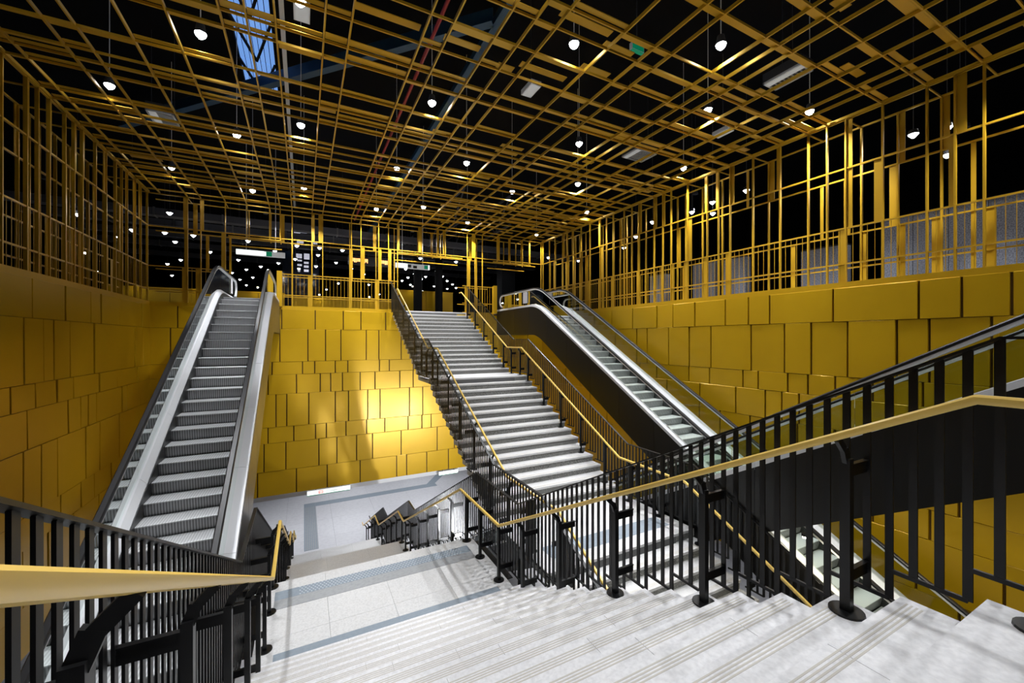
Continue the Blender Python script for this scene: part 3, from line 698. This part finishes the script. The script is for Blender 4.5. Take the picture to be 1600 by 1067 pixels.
def text(body, size, parent, loc, mt):
    c = bpy.data.curves.new('lettering', 'FONT'); c.body = body; c.size = size; c.extrude = .001; c.align_x = 'LEFT'
    o = bpy.data.objects.new('tmp', c); COL.objects.link(o); dg = bpy.context.evaluated_depsgraph_get()
    me = bpy.data.meshes.new_from_object(o.evaluated_get(dg)); bpy.data.objects.remove(o); me.materials.clear(); me.materials.append(MAT[mt])
    return link('lettering', me, parent, loc, None, (math.radians(90), 0, 0))
text('do Targów', .10, t, (-.13, -.009, .075), 'sign_black')
sign('hanging_sign', 'short white sign hanging beside the middle stair at the foot of the golden wall', 5.45, 6.35, 17.80, -6.145, -5.98, [(0, .9, .02, .16, 'sign_white'), (0, .9, 0, .02, 'sign_green')])
t = thing('departure_board', 'black display board with glowing orange characters', 'display', (3.35, 24, 4.2))
MB().box(-1.15, 1.15, 0, .2, 0, .5).build('case', 'sign_black', t)
rr = random.Random(4); x = -1.0
while x < 1.05:
    w = rr.choice((.05, .07, .09))
    if not (-.12 < x < .45): MB().box(x, x + w, -.006, 0, .13 + rr.choice((0, .05)), .36).build('character', 'led_orange', t)
    x += w + .02
for x in (-.7, .7): MB().cyl((x, .1, .5), .015, 3.9, 6).build('rod', 'sign_black', t)
# black columns, golden counters
for x, w, lab in ((6.55, .55, 'left one'), (7.95, .5, 'right one')):
    tag(MB().cyl((x, 26, ZU), w * .5, 7.2, 20, w * .5).cyl((x, 26, ZU), w * .56, .12, 20).build('column', 'black_matte', None, True), 'black round column seen through the stair opening, ' + lab, 'column')
tag(MB().box(11.9, 12.9, 24.6, 25.4, ZU, 8.5).box(11.85, 12.95, 24.55, 25.45, ZU, ZU + .15).build('column', 'black_matte'), 'wide black pillar behind the right escalator head', 'column')
for x0, x1, y, h, lab in ((-9, -1.0, 27.5, 1.45, 'behind the left escalator head'), (-.6, 5.2, 27.5, 1.2, 'behind the back screen'), (5.4, 9.2, 26.8, 1.95, 'behind the black columns')):
    t = thing('counter', 'low golden counter ' + lab, 'counter', ((x0 + x1) / 2, y, ZU))
    n = int((x1 - x0) / 1.3)
    for k in range(n):
        a = x0 + (x1 - x0) * k / n - (x0 + x1) / 2; b = x0 + (x1 - x0) * (k + 1) / n - (x0 + x1) / 2
        MB().box(a + .01, b - .01, 0, .06, 0, h).build('panel', 'gold_panel', t)
    MB().box(-(x1 - x0) / 2, (x1 - x0) / 2, -.04, .5, h, h + .05).build('top', 'gold_fascia', t)
    for k in range(max(2, n // 2)):
        q = -(x1 - x0) / 2 + (x1 - x0) * (k + .5) / max(2, n // 2)
        MB().cyl((q, -.25, h + .25), .04, .05, 10).build('wall_lamp', 'lens_warm', t); MB().bar((q, 0, h + .28), (q, -.25, h + .30), .02, .02).build('lamp_arm', 'lamp_body', t)
        spot('lamp_light', t, (q, -.25, h + .24), 7, 130, .6, .04, (math.radians(18), 0, 0), (1, .93, .75))
t = thing('lit_facade', 'dark inner facade with small lit window panes', 'facade', (0, 29.5, ZU))
MB().box(-1.2, .9, 0, .3, 0, 6.6).build('wall', 'dark_glass', t)
for a, b, c, d in ((-.43, -.1, 4.0, 4.28), (.02, .34, 3.96, 4.33), (.02, .29, 3.67, 3.80), (.02, .29, 3.42, 3.56), (-.36, -.1, 3.80, 3.90), (-.4, .0, 4.95, 5.5), (-.55, -.2, 5.6, 5.75), (.15, .5, 4.75, 4.95), (.55, .8, 5.0, 5.5), (-.2, .2, 5.65, 6.1), (.02, .29, 3.15, 3.30), (-.36, -.1, 3.5, 3.62)):
    MB().box(a, b, -.03, 0, c, d).build('pane', 'lit_pane', t)
# stone blocks behind the right screen
for y0, y1, h, lab in ((2.6, 5.2, 1.95, 'nearest to the camera'), (9.0, 9.9, 1.7, 'third from the camera'), (10.2, 11.2, 1.75, 'fourth from the camera'), (6.0, 7.2, 1.5, 'second from the camera'), (12.6, 13.5, 1.6, 'farthest from the camera')):
    t = thing('stone_wall', 'speckled grey stone parapet behind the right screen, ' + lab, 'parapet', (14.0, (y0 + y1) / 2, ZU)); d = (y1 - y0) / 2
    n = max(1, round((y1 - y0) / .65))
    for k in range(n): MB().box(0, .3, -d + 2 * d * k / n + .006, -d + 2 * d * (k + 1) / n - .006, 0, h).build('stone_panel', 'stone_grey', t)
    MB().box(-.02, .32, -d, d, h, h + .05).build('coping', 'black_clad', t)
for x, y in ((13.2, 3.7), (13.2, 10.6)):
    t = thing('downlight', 'downlight washing the %s grey stone parapet behind the right screen' % ('nearest' if y < 5 else 'fourth'), 'lamp', (x, y, 4.9), 'parapet washers')
    link('housing', sh, t); link('lens', sl, t); link('rod', srod, t, (0, 0, 0), (1, 1, ZR - 4.9)); spot('lamp_light', t, (0, 0, -.1), 75, 62, .6, .06, (0, math.radians(14), 0))

# things above the ceiling grid
t = tag(MB().sweep([(-3, 6.4), (23, 6.4)], [(.04 * math.cos(a), .04 * math.sin(a)) for a in [i * math.pi / 4 for i in range(8)]], 2.42).build('sprinkler_pipe', 'red_pipe', None, True), 'red sprinkler pipe above the ceiling lattice', 'pipe')
tag(MB().bar((4.35, -3, 7.9), (4.35, 40, 7.9), .26, .02).bar((4.35, -3, 8.1), (4.35, 40, 8.1), .03, .4).build('roof_beam', 'blue_beam'), 'long dark blue roof beam above the lattice', 'beam')
tag(MB().bar((-6, 20, 7.9), (4.2, 9.2, 7.9), .22, .02).bar((-6, 20, 8.1), (4.2, 9.2, 8.1), .03, .4).build('roof_beam', 'blue_beam'), 'slanting dark blue roof brace above the lattice', 'beam')
tag(MB().bar((-.45, -3, 7.6), (-.45, 26, 7.6), .10, .10).build('cable_tray', 'alu'), 'pale cable tray running beside the skylight', 'cable tray')
for x0, x1, y0, y1, lab in ((9.92, 10.44, 5.1, 5.95, 'ribbed grey air grille at the right edge of the ceiling'), (-3.8, -3.2, 14.2, 14.9, 'ribbed grey air grille at the left edge of the ceiling'), (9.6, 10.5, 9.8, 10.5, 'ribbed grey air grille above the far right screen')):
    t = thing('air_grille', lab, 'air grille', ((x0 + x1) / 2, (y0 + y1) / 2, 6.2)); a, b = (x1 - x0) / 2, (y1 - y0) / 2
    MB().box(-a, a, -b, b, .04, .25).build('box', 'lamp_body', t)
    for q in (-1, 1): MB().cyl((q * (a - .05), 0, .25), .008, ZR - 6.45, 5).build('hanger', 'lamp_body', t)
    MB().box(-a, a, -b, -b + .03, 0, .04).box(-a, a, b - .03, b, 0, .04).box(-a, -a + .03, -b, b, 0, .04).box(a - .03, a, -b, b, 0, .04).build('frame', 'alu', t)
    for k in range(8): pbox('slat', 'alu', t, -a + .03, a - .03, -b + .05 + k * (2 * b - .1) / 8, -b + .06 + k * (2 * b - .1) / 8, .01, .04)
    pbox('diffuser', 'sign_grey', t, -a + .05, -a + .22, -b + .03, b - .03, .0, .012)
for x, y, lab in ((-.03, 8.63, 'left of centre, near the skylight'), (5.03, 8.73, 'right of centre'), (11.2, 7.9, 'near the right screen')):
    t = thing('loudspeaker', 'small white box loudspeaker above the lattice, ' + lab, 'loudspeaker', (x, y, 6.2))
    MB().box(-.14, .14, -.26, .26, 0, .12).build('case', 'white_box', t); MB().cyl((0, 0, .12), .01, 2.28, 6).build('rod', 'lamp_body', t); MB().box(-.12, .12, -.24, .24, -.008, 0).build('grille', 'sign_grey', t)
t = thing('exit_light', 'small green exit light above the lattice', 'exit light', (*pz(995, 81, 5.9), 5.9))
MB().box(-.16, .16, -.04, .04, 0, .14).build('case', 'white_box', t); MB().box(-.15, .15, -.045, -.04, .01, .13).box(-.15, .15, -.04, .04, -.006, 0).build('face', 'sign_green', t); MB().cyl((0, 0, .14), .01, 2.56, 6).build('rod', 'lamp_body', t)
# notices taped inside the escalator glass
for x, y, lab in ((-2.17, 16.6, 'on the glass at the left escalator head'), (8.47, 15.2, 'on the near glass of the right escalator head'), (9.72, 15.2, 'on the far glass of the right escalator head')):
    tag(MB().box(x - .004, x, y - .19, y + .19, ZU + .30, ZU + .78).build('notice', 'paper'), 'white paper notice ' + lab, 'notice')
# ducts and trusses in the dark concourse beyond the back screen
mat('duct', (.07, .07, .08), .5, .2)
for y, z, lab in ((22.5, 5.35, 'nearest'), (25.5, 5.6, 'second'), (29, 5.8, 'third'), (33, 6.0, 'fourth'), (38, 6.2, 'farthest')):
    t = thing('duct', 'grey ventilation duct crossing the dark concourse beyond the back screen, %s of five' % lab, 'duct', (3, y, z))
    MB().box(-14, 14, -.22, .22, 0, .30).build('body', 'duct', t)
    for k in range(12): pbox('flange', 'steel_dark', t, -13.5 + k * 2.4, -13.44 + k * 2.4, -.25, .25, -.03, .33)
    for k in range(5): MB().cyl((-12 + 6 * k, 0, .3), .012, ZR - z - .3, 5).build('hanger', 'lamp_body', t)
for x, lab in ((7.5, 'left'), (10.2, 'right')):
    t = thing('roof_truss', 'steel roof truss running away above the stair opening, %s of the pair' % lab, 'truss', (x, 32, 6.4))
    MB().bar((0, -12, 0), (0, 12, 0), .10, .10).build('lower_chord', 'duct', t); MB().bar((0, -12, 1.6), (0, 12, 1.6), .10, .10).build('upper_chord', 'duct', t)
    for k in range(12):
        y0 = -12 + 2 * k; MB().bar((0, y0, 0 if k % 2 else 1.6), (0, y0 + 2, 1.6 if k % 2 else 0), .06, .06).build('web', 'duct', t)
    for k in range(3): MB().cyl((0, -11 + 11 * k, 1.6), .02, ZR - 8.0, 6).build('hanger', 'duct', t)
